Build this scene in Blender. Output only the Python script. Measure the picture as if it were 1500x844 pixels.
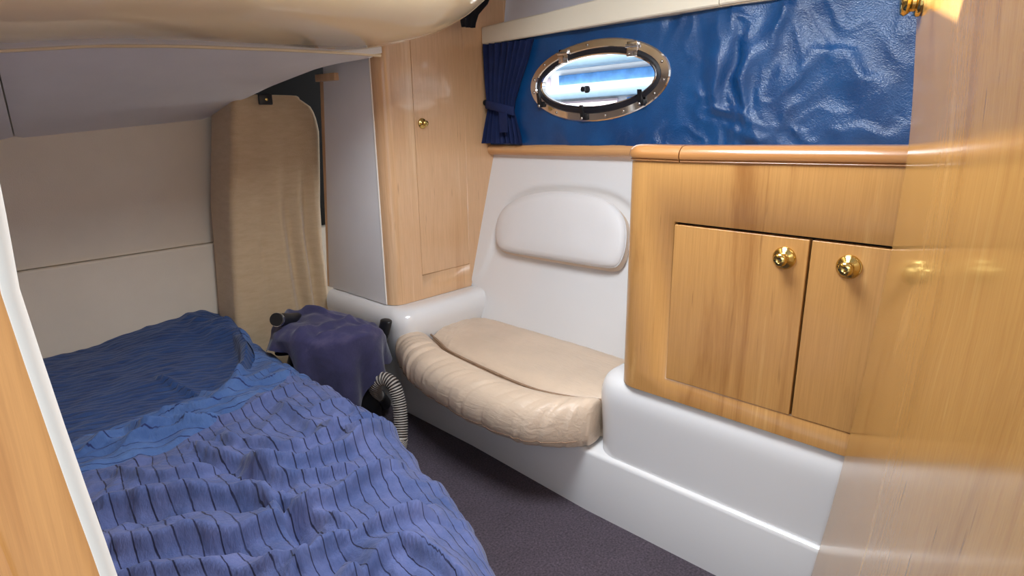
import bpy, bmesh, math, random
from mathutils import Vector, Matrix, noise
random.seed(4)
for o in list(bpy.data.objects): bpy.data.objects.remove(o)
S = bpy.context.scene
COL = S.collection
PI = math.pi

# ------------------------------------------------------------------ camera
F = 896.0; CX, CY = 750.0, 422.0; CAMZ = 1.10
def _d(vx, vy): return Vector((vx-CX, -(vy-CY), -F)).normalized()
_y = _d(-252, 185); _z = -_d(791, 3631); _z = (_z - _y*_z.dot(_y)).normalized(); _x = _y.cross(_z)
MW = Matrix((_x, _y, _z))                      # camera axes -> world
CAM = Vector((0, 0, CAMZ))
cam_d = bpy.data.cameras.new('camera'); cam = bpy.data.objects.new('camera', cam_d); COL.objects.link(cam)
cam.matrix_world = Matrix.Translation(CAM) @ MW.to_4x4()
cam_d.sensor_width = 36; cam_d.lens = F/1500*36; cam_d.clip_start = 0.02
S.camera = cam
def on(px, py, axis, val):
    """point of the pixel's ray on the plane axis = val"""
    r = MW @ Vector((px-CX, -(py-CY), -F)); t = (val-CAM[axis])/r[axis]
    return CAM + r*t

# ------------------------------------------------------------------ light
S.view_settings.view_transform = 'Standard'; S.view_settings.look = 'None'
S.view_settings.gamma = 1; S.view_settings.use_curve_mapping = False
S.view_settings.exposure = 0.64
W = bpy.data.worlds.new('daylight'); S.world = W; W.use_nodes = True
wb = W.node_tree.nodes['Background']; wb.inputs[0].default_value = (0.86, 0.93, 1.0, 1); wb.inputs[1].default_value = 0.70
def area(name, loc, rot, sx, sy, power, col):
    l = bpy.data.lights.new(name, 'AREA'); l.shape = 'RECTANGLE'; l.size = sx; l.size_y = sy; l.energy = power; l.color = col
    o = bpy.data.objects.new(name, l); o.location = loc; o.rotation_euler = rot; COL.objects.link(o); return o
area('hatch_daylight', (0.80, 0.72, 1.705), (0, 0, 0), 0.50, 0.46, 15, (0.86, 0.93, 1.0))
area('saloon_daylight', (-1.5, -0.55, 1.62), (math.radians(70), 0, math.radians(-72)), 1.2, 0.8, 10, (0.93, 0.97, 1.0))
sun_d = bpy.data.lights.new('sun', 'SUN'); sun_d.energy = 14; sun_d.angle = 0.01; sun_d.color = (1, 0.97, 0.92)
sun = bpy.data.objects.new('sun', sun_d); COL.objects.link(sun); sun.rotation_euler = Vector((0.45, -0.75, -0.5)).to_track_quat('-Z', 'Y').to_euler()

# ------------------------------------------------------------------ material helpers
def srgb(r, g, b):
    f = lambda c: (c/255/12.92) if c/255 <= 0.04045 else ((c/255+0.055)/1.055)**2.4
    return (f(r), f(g), f(b), 1)
class NT:
    def __init__(s, name):
        s.m = bpy.data.materials.new(name); s.m.use_nodes = True; s.t = s.m.node_tree
        s.b = s.t.nodes['Principled BSDF']
    def n(s, typ, **kw):
        k = s.t.nodes.new(typ)
        for a, v in kw.items(): setattr(k, a, v)
        return k
    def l(s, a, b): s.t.links.new(a, b)
    def set(s, **kw):
        for k, v in kw.items(): s.b.inputs[k.replace('_', ' ')].default_value = v
    def coords(s, scale, kind='Object', rot=(0, 0, 0)):
        c = s.n('ShaderNodeTexCoord'); m = s.n('ShaderNodeMapping'); m.inputs['Scale'].default_value = scale
        m.inputs['Rotation'].default_value = rot
        s.l(c.outputs[kind], m.inputs[0]); return m.outputs[0]
    def noise(s, vec, scale, detail=4, rough=0.55, dist=0):
        k = s.n('ShaderNodeTexNoise'); k.inputs['Scale'].default_value = scale; k.inputs['Detail'].default_value = detail
        k.inputs['Roughness'].default_value = rough; k.inputs['Distortion'].default_value = dist
        s.l(vec, k.inputs['Vector']); return k.outputs['Fac']
    def ramp(s, fac, stops):
        k = s.n('ShaderNodeValToRGB'); e = k.color_ramp.elements
        while len(e) < len(stops): e.new(0.5)
        for i, (p, c) in enumerate(stops): e[i].position = p; e[i].color = c
        s.l(fac, k.inputs[0]); return k.outputs[0]
    def mix(s, fac, a, b, mode='MIX'):
        k = s.n('ShaderNodeMix', data_type='RGBA', blend_type=mode)
        for i, v in ((0, fac), (6, a), (7, b)):
            if hasattr(v, 'links'): s.l(v, k.inputs[i])
            else: k.inputs[i].default_value = v
        return k.outputs[2]
    def math(s, op, a, b=0.0):
        k = s.n('ShaderNodeMath', operation=op)
        for i, v in ((0, a), (1, b)):
            if hasattr(v, 'links'): s.l(v, k.inputs[i])
            else: k.inputs[i].default_value = v
        return k.outputs[0]
    def bump(s, h, strength, dist):
        k = s.n('ShaderNodeBump'); k.inputs['Strength'].default_value = strength; k.inputs['Distance'].default_value = dist
        s.l(h, k.inputs['Height']); s.l(k.outputs[0], s.b.inputs['Normal'])
    def base(s, c):
        if hasattr(c, 'links'): s.l(c, s.b.inputs['Base Color'])
        else: s.b.inputs['Base Color'].default_value = c

def plain(name, col, rough=0.5, metal=0, coat=0, vary=0.06, bump=0.0, bscale=300, vscale=6):
    m = NT(name); v = m.coords((1, 1, 1))
    f = m.noise(v, vscale, 4)
    lo = tuple(c*(1-vary) for c in col[:3])+(1,); hi = tuple(min(1, c*(1+vary)) for c in col[:3])+(1,)
    m.base(m.ramp(f, [(0.3, lo), (0.7, hi)])); m.set(Roughness=rough, Metallic=metal)
    m.b.inputs['Coat Weight'].default_value = coat; m.b.inputs['Coat Roughness'].default_value = 0.08
    if bump: m.bump(m.noise(v, bscale, 3), bump, 0.002)
    return m.m

def wood(name, dark, mid, light, axis='z', rough=0.3, coat=0.6, off=0.0):
    m = NT(name)
    sc = {'z': (9, 9, 0.75), 'y': (9, 0.75, 9), 'x': (0.75, 9, 9)}[axis]
    v = m.coords(sc)
    a = m.n('ShaderNodeVectorMath', operation='ADD'); a.inputs[1].default_value = (off, off*1.7, off*0.6); m.l(v, a.inputs[0]); v = a.outputs[0]
    f1 = m.noise(v, 0.9, 6, 0.62, 0.9)
    sc2 = {'z': (150, 150, 3.5), 'y': (150, 3.5, 150), 'x': (3.5, 150, 150)}[axis]
    v2 = m.coords(sc2); f2 = m.noise(v2, 2.0, 5, 0.7, 0.2)
    mixc = lambda p, q, t: tuple(p[i]*(1-t)+q[i]*t for i in range(3))+(1,)
    c = m.ramp(f1, [(0.30, mixc(mid, dark, 0.85)), (0.46, mid), (0.58, mid), (0.74, mixc(mid, light, 0.95))])
    c2 = m.ramp(f2, [(0.30, (0.72, 0.66, 0.58, 1)), (0.62, (1.04, 1.04, 1.04, 1))])
    c = m.mix(0.5, c, c2, 'MULTIPLY')
    sc3 = {'z': (60, 60, 5), 'y': (60, 5, 60), 'x': (5, 60, 60)}[axis]
    f3 = m.noise(m.coords(sc3), 1.3, 2, 0.5)
    fleck = m.ramp(f3, [(0.70, (0, 0, 0, 1)), (0.78, (1, 1, 1, 1))])
    k = m.math('MULTIPLY', fleck, 0.5)
    c = m.mix(k, c, tuple(x*0.55 for x in dark[:3])+(1,))
    m.base(c); m.set(Roughness=rough); m.b.inputs['Coat Weight'].default_value = coat; m.b.inputs['Coat Roughness'].default_value = 0.10
    m.bump(f2, 0.06, 0.001)
    return m.m

M = {}
M['wood_cab'] = wood('cherry_veneer', srgb(150, 98, 48), srgb(192, 142, 82), srgb(224, 182, 120))
M['wood_lock'] = wood('lit_cherry_veneer', srgb(194, 146, 104), srgb(218, 176, 134), srgb(234, 202, 162), off=3.1)  # same cherry, paled and pinked to carry the light on the locker
M['wood_door'] = wood('cherry_door_veneer', srgb(150, 102, 50), srgb(182, 136, 76), srgb(210, 168, 108), off=7.7, coat=0.8, rough=0.22)
M['wood_solid'] = wood('cherry_moulding', srgb(138, 90, 46), srgb(168, 116, 66), srgb(192, 142, 88), axis='y', coat=0.7)
M['wood_sill'] = wood('pale_cherry_rail', srgb(190, 135, 86), srgb(212, 160, 108), srgb(224, 178, 130), axis='y', coat=0.4)
M['wood_jamb'] = wood('jamb_veneer', srgb(186, 122, 54), srgb(208, 146, 78), srgb(222, 170, 104), off=1.3, coat=0.3, rough=0.4)
M['gel'] = plain('white_gelcoat', srgb(224, 223, 223), 0.18, coat=0.6, vary=0.015, vscale=2)
M['gel_warm_lit'] = plain('warm_lit_cream_gelcoat', srgb(234, 212, 170), 0.16, coat=0.7, vary=0.02, vscale=2)  # cream gelcoat, yellowed so the colour holds warm bounce light
M['panel_white'] = plain('white_vinyl_panel', srgb(242, 240, 240), 0.5, vary=0.02, bump=0.15, bscale=500)
M['liner'] = plain('grey_headliner', srgb(228, 222, 216), 0.8, vary=0.03, bump=0.25, bscale=420)
M['endwall'] = plain('beige_wall_vinyl', srgb(218, 208, 192), 0.75, vary=0.03, bump=0.25, bscale=420)
M['upper'] = plain('pale_hull_liner', srgb(222, 220, 226), 0.6, vary=0.02, bump=0.15, bscale=400)
M['fiddle'] = plain('cream_painted_rail', srgb(236, 228, 208), 0.35, coat=0.2, vary=0.015)
M['brass'] = plain('polished_brass', srgb(210, 182, 110), 0.13, metal=1, vary=0.03)
M['chrome'] = plain('polished_steel', srgb(225, 222, 220), 0.07, metal=1, vary=0.02)
M['rubber'] = plain('black_rubber', srgb(22, 22, 30), 0.5, vary=0.1)
M['black'] = plain('black_plastic', srgb(20, 20, 23), 0.42, vary=0.15, bump=0.1)
M['dark'] = plain('unlit_dark', srgb(18, 15, 13), 0.9, vary=0.1)  # near-black colour holding the shade of unlit recesses
M['screw'] = plain('screw_steel', srgb(200, 196, 190), 0.25, metal=1, vary=0.03)
M['whiteedge'] = plain('white_edge_trim', srgb(232, 228, 220), 0.45, vary=0.02)
M['navy'] = plain('navy_curtain_cloth', srgb(10, 30, 78), 0.85, vary=0.14, bump=0.35, bscale=700, vscale=30)
M['blackcloth'] = plain('black_curtain_cloth', srgb(16, 17, 26), 0.9, vary=0.14, bump=0.3, bscale=700)
M['seam'] = plain('seam_thread', srgb(150, 122, 98), 0.7, vary=0.05)
M['bunk'] = plain('bunk_gelcoat', srgb(228, 220, 206), 0.35, vary=0.02)

def leather(name, col, rough=0.42):
    m = NT(name); v = m.coords((1, 1, 1))
    f = m.noise(v, 5, 5); lo = tuple(c*0.90 for c in col[:3])+(1,); hi = tuple(min(1, c*1.06) for c in col[:3])+(1,)
    m.base(m.ramp(f, [(0.3, lo), (0.7, hi)])); m.set(Roughness=rough)
    w = m.coords((22, 5, 22), rot=(0, 0, 0.5))
    h = m.math('ADD', m.noise(w, 2.2, 4, 0.55, 1.2), m.math('MULTIPLY', m.noise(v, 380, 2), 0.12))
    m.bump(h, 0.28, 0.01); return m.m
M['leather'] = leather('beige_leather', srgb(213, 191, 168))
M['backleather'] = plain('white_leather', srgb(222, 219, 218), 0.5, vary=0.02, bump=0.12, bscale=260)

def vinyl():
    m = NT('blue_vinyl'); v = m.coords((1, 1, 1))
    f = m.noise(v, 7, 5)
    m.base(m.ramp(f, [(0.3, srgb(8, 56, 106)), (0.7, srgb(18, 78, 134))])); m.set(Roughness=0.32)
    m.b.inputs['Specular IOR Level'].default_value = 0.6
    vo = m.n('ShaderNodeTexVoronoi'); vo.inputs['Scale'].default_value = 260; m.l(m.coords((1, 1, 1.3)), vo.inputs['Vector'])
    h = m.math('ADD', m.math('MULTIPLY', vo.outputs['Distance'], 0.5), m.math('MULTIPLY', m.noise(v, 120, 3), 0.8))
    m.bump(h, 0.55, 0.0022); return m.m
M['vinyl'] = vinyl()

def carpet():
    m = NT('dark_carpet'); v = m.coords((1, 1, 1))
    f = m.noise(v, 170, 4, 0.7); g = m.noise(v, 9, 4)
    c = m.ramp(f, [(0.3, srgb(52, 44, 52)), (0.55, srgb(84, 74, 84)), (0.8, srgb(118, 106, 116))])
    c = m.mix(0.5, c, m.ramp(g, [(0.3, (0.7, 0.68, 0.68, 1)), (0.7, (1.1, 1.08, 1.1, 1))]), 'MULTIPLY')
    m.base(c); m.set(Roughness=0.95); m.bump(f, 0.8, 0.006); return m.m
M['carpet'] = carpet()

def fabric_mattress():
    m = NT('beige_brushed_fabric'); v = m.coords((1, 1, 1))
    f = m.noise(m.coords((2, 2, 8)), 8, 6, 0.7)
    m.base(m.ramp(f, [(0.2, srgb(186, 160, 126)), (0.8, srgb(206, 182, 148))])); m.set(Roughness=0.95)
    m.b.inputs['Sheen Weight'].default_value = 0.3
    m.bump(m.noise(v, 260, 4, 0.7), 0.5, 0.003); return m.m
M['mattress'] = fabric_mattress()

def duvet_mat(name, lo, hi, line, spacing, width):
    m = NT(name); uv = m.n('ShaderNodeUVMap'); uv.uv_map = 'UVMap'
    sep = m.n('ShaderNodeSeparateXYZ'); m.l(uv.outputs[0], sep.inputs[0])
    w1 = m.noise(uv.outputs[0], 9, 3, 0.5); w2 = m.noise(uv.outputs[0], 45, 2, 0.5)
    u = m.math('ADD', sep.outputs[0], m.math('MULTIPLY', m.math('SUBTRACT', w1, 0.5), 0.022))
    u = m.math('ADD', u, m.math('MULTIPLY', m.math('SUBTRACT', w2, 0.5), 0.006))
    fr = m.math('FRACT', m.math('DIVIDE', u, spacing))
    dd = m.math('ABSOLUTE', m.math('SUBTRACT', fr, 0.5))           # 0 on the line
    dd = m.math('MULTIPLY', dd, spacing/width)
    k = m.n('ShaderNodeMapRange', interpolation_type='SMOOTHSTEP'); k.inputs[1].default_value = 0.35; k.inputs[2].default_value = 0.75
    k.inputs[3].default_value = 1; k.inputs[4].default_value = 0; m.l(dd, k.inputs[0])
    brk = m.noise(uv.outputs[0], 16, 3); brk = m.ramp(brk, [(0.30, (0.6, 0.6, 0.6, 1)), (0.5, (1, 1, 1, 1))])
    kl = m.math('MULTIPLY', k.outputs[0], brk)
    v = m.coords((1, 1, 1)); f = m.noise(v, 11, 5, 0.6)
    c = m.ramp(f, [(0.3, lo), (0.7, hi)])
    m.base(m.mix(kl, c, line)); m.set(Roughness=0.9); m.b.inputs['Sheen Weight'].default_value = 0.12
    # the cloth puckers along each stitched line
    g = m.n('ShaderNodeMapRange', interpolation_type='SMOOTHSTEP'); g.inputs[1].default_value = 0; g.inputs[2].default_value = spacing/width*0.4
    m.l(dd, g.inputs[0])
    cr = m.noise(uv.outputs[0], 38, 4, 0.6)
    h = m.math('ADD', m.math('MULTIPLY', g.outputs[0], 0.22), m.math('MULTIPLY', cr, 1.1))
    m.bump(h, 0.6, 0.009); return m.m
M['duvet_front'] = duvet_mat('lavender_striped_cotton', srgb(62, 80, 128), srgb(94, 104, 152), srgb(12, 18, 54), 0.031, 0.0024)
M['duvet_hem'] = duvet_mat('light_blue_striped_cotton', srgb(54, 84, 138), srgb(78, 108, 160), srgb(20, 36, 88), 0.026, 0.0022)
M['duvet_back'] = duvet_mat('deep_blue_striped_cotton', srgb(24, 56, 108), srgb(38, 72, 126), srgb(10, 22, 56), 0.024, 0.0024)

def clothbag():
    m = NT('navy_cotton_cover'); v = m.coords((1, 1, 1)); f = m.noise(v, 6, 5, 0.65, 0.6)
    c = m.ramp(f, [(0.3, srgb(34, 34, 66)), (0.55, srgb(50, 48, 86)), (0.75, srgb(84, 76, 104))])
    m.base(c); m.set(Roughness=0.9); m.b.inputs['Sheen Weight'].default_value = 0.25
    m.bump(m.noise(v, 40, 5, 0.6), 0.4, 0.006); return m.m
M['cover'] = clothbag()
M['hose'] = plain('grey_ribbed_plastic', srgb(176, 168, 160), 0.38, vary=0.05)
M['hosegap'] = plain('dark_hose_groove', srgb(52, 46, 44), 0.5, vary=0.05)

def glass():
    m = NT('window_glass'); m.set(Roughness=0.0); m.b.inputs['Transmission Weight'].default_value = 1.0
    m.b.inputs['IOR'].default_value = 1.02; m.base((0.97, 0.99, 1, 1)); return m.m
M['glass'] = glass()
M['hull_white'] = plain('neighbour_white_gelcoat', srgb(246, 246, 248), 0.3, vary=0.02)
M['hull_blue'] = plain('neighbour_blue_stripe', srgb(92, 150, 214), 0.35, vary=0.25, vscale=14)
M['hull_grey'] = plain('neighbour_grey_rail', srgb(104, 130, 150), 0.5, vary=0.08, vscale=20)
M['hull_pink'] = plain('neighbour_pink_panel', srgb(226, 208, 216), 0.5, vary=0.08)
M['pontoon'] = plain('pontoon_grey', srgb(150, 150, 150), 0.8, vary=0.1)

# ------------------------------------------------------------------ mesh helpers
def obj(name, verts, faces, mat, parent=None, smooth=35, uvs=None):
    me = bpy.data.meshes.new(name); me.from_pydata([tuple(v) for v in verts], [], faces); me.update()
    bm = bmesh.new(); bm.from_mesh(me); bmesh.ops.recalc_face_normals(bm, faces=bm.faces); bm.to_mesh(me); bm.free()
    if smooth is not None:
        for p in me.polygons: p.use_smooth = True
        if smooth < 180: me.set_sharp_from_angle(angle=math.radians(smooth))
    if uvs is not None:
        ul = me.uv_layers.new(name='UVMap')
        for lp in me.loops: ul.data[lp.index].uv = uvs[lp.vertex_index]
    me.materials.append(M[mat] if isinstance(mat, str) else mat)
    o = bpy.data.objects.new(name, me); COL.objects.link(o)
    if parent: attach(o, parent)
    return o
def attach(o, parent):
    o.parent = parent; o.matrix_parent_inverse = wm(parent).inverted()
def wm(o):
    m = o.matrix_basis.copy()
    if o.parent: m = wm(o.parent) @ o.matrix_parent_inverse @ m
    return m
def empty(name, loc=(0, 0, 0)):
    o = bpy.data.objects.new(name, None); o.location = loc; o.empty_display_size = 0.05; COL.objects.link(o); return o
def tag(o, label, cat=None, group=None, kind=None):
    o['label'] = label
    if cat: o['category'] = cat
    if group: o['group'] = group
    if kind: o['kind'] = kind
    return o
def box(name, lo, hi, mat, parent=None, bev=0.003, seg=2):
    bm = bmesh.new(); bmesh.ops.create_cube(bm, size=1)
    for v in bm.verts: v.co = Vector([lo[i]+(v.co[i]+0.5)*(hi[i]-lo[i]) for i in range(3)])
    if bev: bmesh.ops.bevel(bm, geom=list(bm.edges), offset=bev, segments=seg, profile=0.5, affect='EDGES', clamp_overlap=True)
    return from_bm(name, bm, mat, parent)
def from_bm(name, bm, mat, parent=None, smooth=35):
    bm.verts.index_update()
    v = [x.co.copy() for x in bm.verts]; f = [[q.index for q in p.verts] for p in bm.faces]; bm.free()
    return obj(name, v, f, mat, parent, smooth)
def grid(rows, closed_u=False, closed_v=False):
    n, m = len(rows), len(rows[0]); V = [p for r in rows for p in r]; Fs = []
    for i in range(n if closed_v else n-1):
        for j in range(m if closed_u else m-1):
            Fs.append((i*m+j, i*m+(j+1) % m, ((i+1) % n)*m+(j+1) % m, ((i+1) % n)*m+j))
    return V, Fs
def loft(name, rings, mat, parent=None, cap=True, smooth=40):
    V, Fs = grid(rings, closed_u=True); m = len(rings[0])
    if cap: Fs.append(tuple(range(m))[::-1]); Fs.append(tuple(range((len(rings)-1)*m, len(rings)*m)))
    return obj(name, V, Fs, mat, parent, smooth)
def prism(name, poly, axis, a, b, mat, parent=None, bev=0.0, seg=3, smooth=35):
    """poly of 2D points in the other two axes (in xyz order), extruded along axis from a to b"""
    def mk(p, t):
        p = list(p); p.insert(axis, t); return Vector(p)
    bm = bmesh.new(); A = [bm.verts.new(mk(p, a)) for p in poly]; B = [bm.verts.new(mk(p, b)) for p in poly]
    bm.faces.new(A); bm.faces.new(B[::-1])
    for i in range(len(poly)): bm.faces.new((A[i], B[i], B[(i+1) % len(poly)], A[(i+1) % len(poly)]))
    if bev:
        es = [e for e in bm.edges if abs(e.verts[0].co[axis]-e.verts[1].co[axis]) < 1e-6]
        bmesh.ops.bevel(bm, geom=es, offset=bev, segments=seg, profile=0.5, affect='EDGES', clamp_overlap=True)
    return from_bm(name, bm, mat, parent, smooth)
def tube(name, pts, r, mat, parent=None, seg=12, cap=True, radii=None, smooth=60):
    pts = [Vector(p) for p in pts]; rings = []; up = None
    for i, p in enumerate(pts):
        t = (pts[min(i+1, len(pts)-1)]-pts[max(i-1, 0)]).normalized()
        if up is None:
            up = Vector((0, 0, 1)) if abs(t.z) < 0.9 else Vector((1, 0, 0))
        s = t.cross(up).normalized(); up = s.cross(t).normalized()
        rr = radii[i] if radii else r
        rings.append([p + (s*math.cos(a)+up*math.sin(a))*rr for a in [2*PI*k/seg for k in range(seg)]])
    return loft(name, rings, mat, parent, cap, smooth)
def lathe(name, prof, origin, axis, mat, parent=None, seg=24, smooth=50):
    """prof: (radius, distance along axis)"""
    ax = Vector(axis).normalized(); u = ax.orthogonal().normalized(); w = ax.cross(u); O = Vector(origin)
    rings = [[O + ax*h + (u*math.cos(2*PI*k/seg)+w*math.sin(2*PI*k/seg))*max(r, 1e-5) for k in range(seg)] for r, h in prof]
    return loft(name, rings, mat, parent, True, smooth)
def catmull(pts, n):
    pts = [Vector(p) for p in pts]; out = []
    for i in range(len(pts)-1):
        p0 = pts[max(i-1, 0)]; p1 = pts[i]; p2 = pts[i+1]; p3 = pts[min(i+2, len(pts)-1)]
        for k in range(n):
            t = k/n
            out.append(0.5*((2*p1)+(p2-p0)*t+(2*p0-5*p1+4*p2-p3)*t*t+(3*p1-p0-3*p2+p3)*t**3))
    out.append(pts[-1]); return out
def interp(x, tab):
    if x <= tab[0][0]: return tab[0][1]
    for (a, fa), (b, fb) in zip(tab, tab[1:]):
        if x <= b: return fa+(fb-fa)*(x-a)/(b-a)
    return tab[-1][1]
def sm(a, b, x):
    t = min(1, max(0, (x-a)/(b-a))) if a != b else float(x > a)
    return t*t*(3-2*t)
def nz(x, y, z=0.0): return noise.noise(Vector((x, y, z)))

# ================================================================== SETTING
XF = 1.262            # front plane of cabinet and seat base
# floor
fl = box('floor', (-0.6, -0.6, -0.03), (1.95, 2.6, 0.0), 'carpet', bev=0)
tag(fl, 'dark grey purple carpet on the cabin floor', kind='structure')

# end wall behind the bunk
we = empty('wall_end', (0.4, 2.5, 0)); tag(we, 'beige padded end wall behind the bunk in two panels', kind='structure')
box('upper_panel', (-0.62, 2.475, 0.642), (1.0, 2.51, 1.40), 'endwall', we, 0.004)
box('lower_panel', (-0.62, 2.455, 0.0), (1.95, 2.51, 0.640), 'endwall', we, 0.008, 3)
box('shade_backing', (-0.62, 2.505, 0.0), (1.95, 2.53, 1.75), 'dark', we, 0)  # dark sheet painted as shade for the unlit wall above the mattress
wl = box('wall_left', (-0.66, 0.6, 0), (-0.62, 2.45, 1.72), 'endwall', bev=0.002)
tag(wl, 'beige padded wall on the far side of the bunk', kind='structure')

# ceiling: liner panels, moulded overhead, plain deckhead with the hatch opening
ce = empty('ceiling', (0.5, 1.8, 1.3)); tag(ce, 'grey lined overhead with a cream moulded gelcoat bulge tinted with warm bounce light', kind='structure')
def zj(x): return interp(x, [(-0.7, 1.19), (0.28, 1.252), (0.45, 1.274), (0.63, 1.286), (0.9, 1.295), (1.13, 1.300), (1.3, 1.30)])
def zw(x): return interp(x, [(-0.7, 1.0), (0.35, 1.052), (0.98, 1.108), (1.3, 1.13)])
def xr(y):   # right edge of the liner
    return interp(y, [(1.74, 1.262), (1.80, 1.255), (1.85, 1.19), (1.92, 1.135), (2.12, 1.062), (2.30, 1.022), (2.475, 0.985)])
def liner(name, x0f, x1f):
    rows = []; rowsb = []
    N = 26
    for i in range(N+1):
        t = i/N; y = 1.735+(2.476-1.735)*t; r = []; rb = []
        for j in range(31):
            s = j/30; x = x0f(y)+(x1f(y)-x0f(y))*s
            z = zj(x)+(zw(x)-zj(x))*(t**1.05)
            ed = min(s, 1-s)*abs(x1f(y)-x0f(y)); z += 0.006*(1-min(1, ed/0.008))
            r.append((x, y, z)); rb.append((x, y, z+0.018))
        rows.append(r); rowsb.append(rb)
    ringrows = [a+b[::-1] for a, b in zip(rows, rowsb)]
    return loft(name, ringrows, 'liner', ce, True, 40)
seamx = lambda y: 0.272+(y-1.75)/0.72*0.115
liner('liner_panel', lambda y: -0.62, lambda y: seamx(y)-0.002)
liner('liner_panel', lambda y: seamx(y)+0.002, xr)
# welt along the joint
tube('joint_trim', [(x, 1.742, zj(x)-0.001) for x in [-0.6+i*0.0372 for i in range(51)]], 0.006, 'gel_warm_lit', ce, 8)
# gelcoat bulge (underside of the cockpit moulding)
rows = []
xs = [(-0.62+1.67*i/26) for i in range(26)] + [1.05+0.385*math.sin(t*PI/2/16) for t in range(17)]
def ez(x):
    if x <= 1.05: return 0
    u = min(1, (x-1.05)/0.385); return 0.23*(1-math.sqrt(max(0, 1-u*u)))
prof = [(1.80, 0.03)] + [(1.775-0.03*math.sin(k*PI/8), 0.03*(1-math.cos(k*PI/8))*0-0.0+0.012*math.cos(k*PI/8)) for k in range(5)] + [(1.70, -0.004), (1.62, -0.004), (1.53, 0.0)] + \
       [(1.50-0.30*math.sin(k*PI/16), 0.002+0.26*(1-math.cos(k*PI/16))) for k in range(1, 9)] + [(1.195, 0.34), (1.195, 0.43)]
for (y, dz) in prof:
    r = []
    for x in xs: r.append((x, y, min(1.72, zj(min(x, 1.12))+dz+ez(x))))
    r.append((1.437, y, 1.72)); rows.append(r)
V, Fs = grid(rows); obj('overhead_moulding', V, Fs, 'gel_warm_lit', ce, 60)
# deckhead around the hatch (four strips keep the opening free)
for lo, hi in (((-0.66, -0.6, 1.72), (0.54, 1.86, 1.75)), ((-0.66, 1.86, 1.72), (1.36, 2.53, 1.75)), ((1.06, -0.6, 1.72), (2.0, 1.86, 1.75)), ((1.36, 1.86, 1.72), (2.0, 2.53, 1.75)), ((0.54, 0.96, 1.72), (1.06, 1.86, 1.75)), ((0.54, -0.6, 1.72), (1.06, 0.48, 1.75))):
    box('deckhead_panel', lo, hi, 'upper', ce, 0.002)

# hull side above the sill: blue vinyl with the oval port cut out
PYC, PZC, PA, PB = 1.283, 1.216, 0.254, 0.103     # opening semi-axes
XV = 1.805
def ell(y, z, a, b): return (abs((y-PYC)/a)**2.0+abs((z-PZC+(y-PYC)*0.035)/b)**2.0)
creases = [  # (y0,z0,y1,z1,amp,width)
    (0.835, 1.36, 0.86, 1.10, 0.016, 0.022), (0.80, 1.33, 0.80, 1.20, -0.010, 0.018), (0.77, 1.32, 0.72, 1.15, 0.018, 0.020),
    (0.86, 1.10, 0.76, 1.13, 0.014, 0.014), (0.76, 1.13, 0.70, 1.12, 0.012, 0.012), (0.78, 1.07, 0.70, 1.08, 0.013, 0.016), (0.70, 1.12, 0.68, 1.02, 0.010, 0.014),
    (0.64, 1.22, 0.52, 1.25, 0.012, 0.016), (0.64, 1.22, 0.60, 1.14, 0.011, 0.016), (0.52, 1.25, 0.40, 1.12, 0.010, 0.022),
    (0.68, 1.36, 0.74, 1.22, 0.012, 0.020), (0.93, 1.28, 0.98, 1.05, 0.010, 0.020), (1.03, 1.06, 1.01, 1.0, 0.009, 0.014), (0.90, 1.16, 0.92, 1.02, 0.009, 0.016),
    (0.58, 1.08, 0.56, 1.05, 0.008, 0.012), (0.45, 1.05, 0.36, 1.07, 0.009, 0.014), (1.13, 1.07, 1.12, 1.0, 0.006, 0.014), (1.40, 1.06, 1.38, 1.0, 0.006, 0.014), (1.02, 1.34, 1.0, 1.30, 0.006, 0.02)]
def ridge(y, z, k): 
    v = 1-abs(nz(y, z, k))*1.9
    return max(0, v)**2
def vin(y, z):
    wy = y+0.05*nz(y*5, z*5, 1.0)+0.02*nz(y*14, z*14, 2.0); wz = z+0.05*nz(y*5, z*5, 11.0)+0.02*nz(y*14, z*14, 12.0)
    busy = 0.45+0.75*math.exp(-((y-0.80)/0.22)**2)
    d = 0.014*nz(wy*5.5, wz*3.0, 1.3)+busy*(0.009*ridge(wy*6.5, wz*3.4, 4.1)+0.0050*ridge(wy*13, wz*9, 8.0)+0.006*nz(wy*17, wz*11, 6.0))
    for (a, b, c, e, amp, w) in creases:
        px, pz = wy-a, wz-b; dx, dz = c-a, e-b; L = dx*dx+dz*dz; t = max(0, min(1, (px*dx+pz*dz)/L))
        q = math.hypot(px-dx*t, pz-dz*t); fade = math.sin(PI*(0.15+0.7*t))
        # one soft side and one steeper side
        sg = 1.0 if (px*dz-pz*dx) > 0 else 2.1
        d += 0.85*amp*fade*math.exp(-(q/(w*sg))**2)
    k = ell(y, z, 0.30, 0.145); d *= 0.15+0.85*sm(1.0, 2.2, k)
    if k < 1.05: d = min(d, 0.002)
    ed = min((z-0.985)/0.02, (1.425-z)/0.05); d *= max(0, min(1, ed))
    return XV-d
ny, nzz = 300, 84; ry0, ry1, rz0, rz1 = 0.02, 1.795, 0.98, 1.41
V = []; idx = {}; Fs = []
for i in range(ny+1):
    for j in range(nzz+1):
        y = ry0+(ry1-ry0)*i/ny; z = rz0+(rz1-rz0)*j/nzz; idx[i, j] = len(V); V.append((vin(y, z), y, z))
for i in range(ny):
    for j in range(nzz):
        y = ry0+(ry1-ry0)*(i+.5)/ny; z = rz0+(rz1-rz0)*(j+.5)/nzz
        if ell(y, z, PA+0.012, PB+0.012) < 1: continue
        Fs.append((idx[i, j], idx[i+1, j], idx[i+1, j+1], idx[i, j+1]))
wr = obj('wall_right', V, Fs, 'vinyl', None, 180); tag(wr, 'wrinkled glossy blue vinyl lining on the hull side around the oval port', kind='structure')
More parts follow.
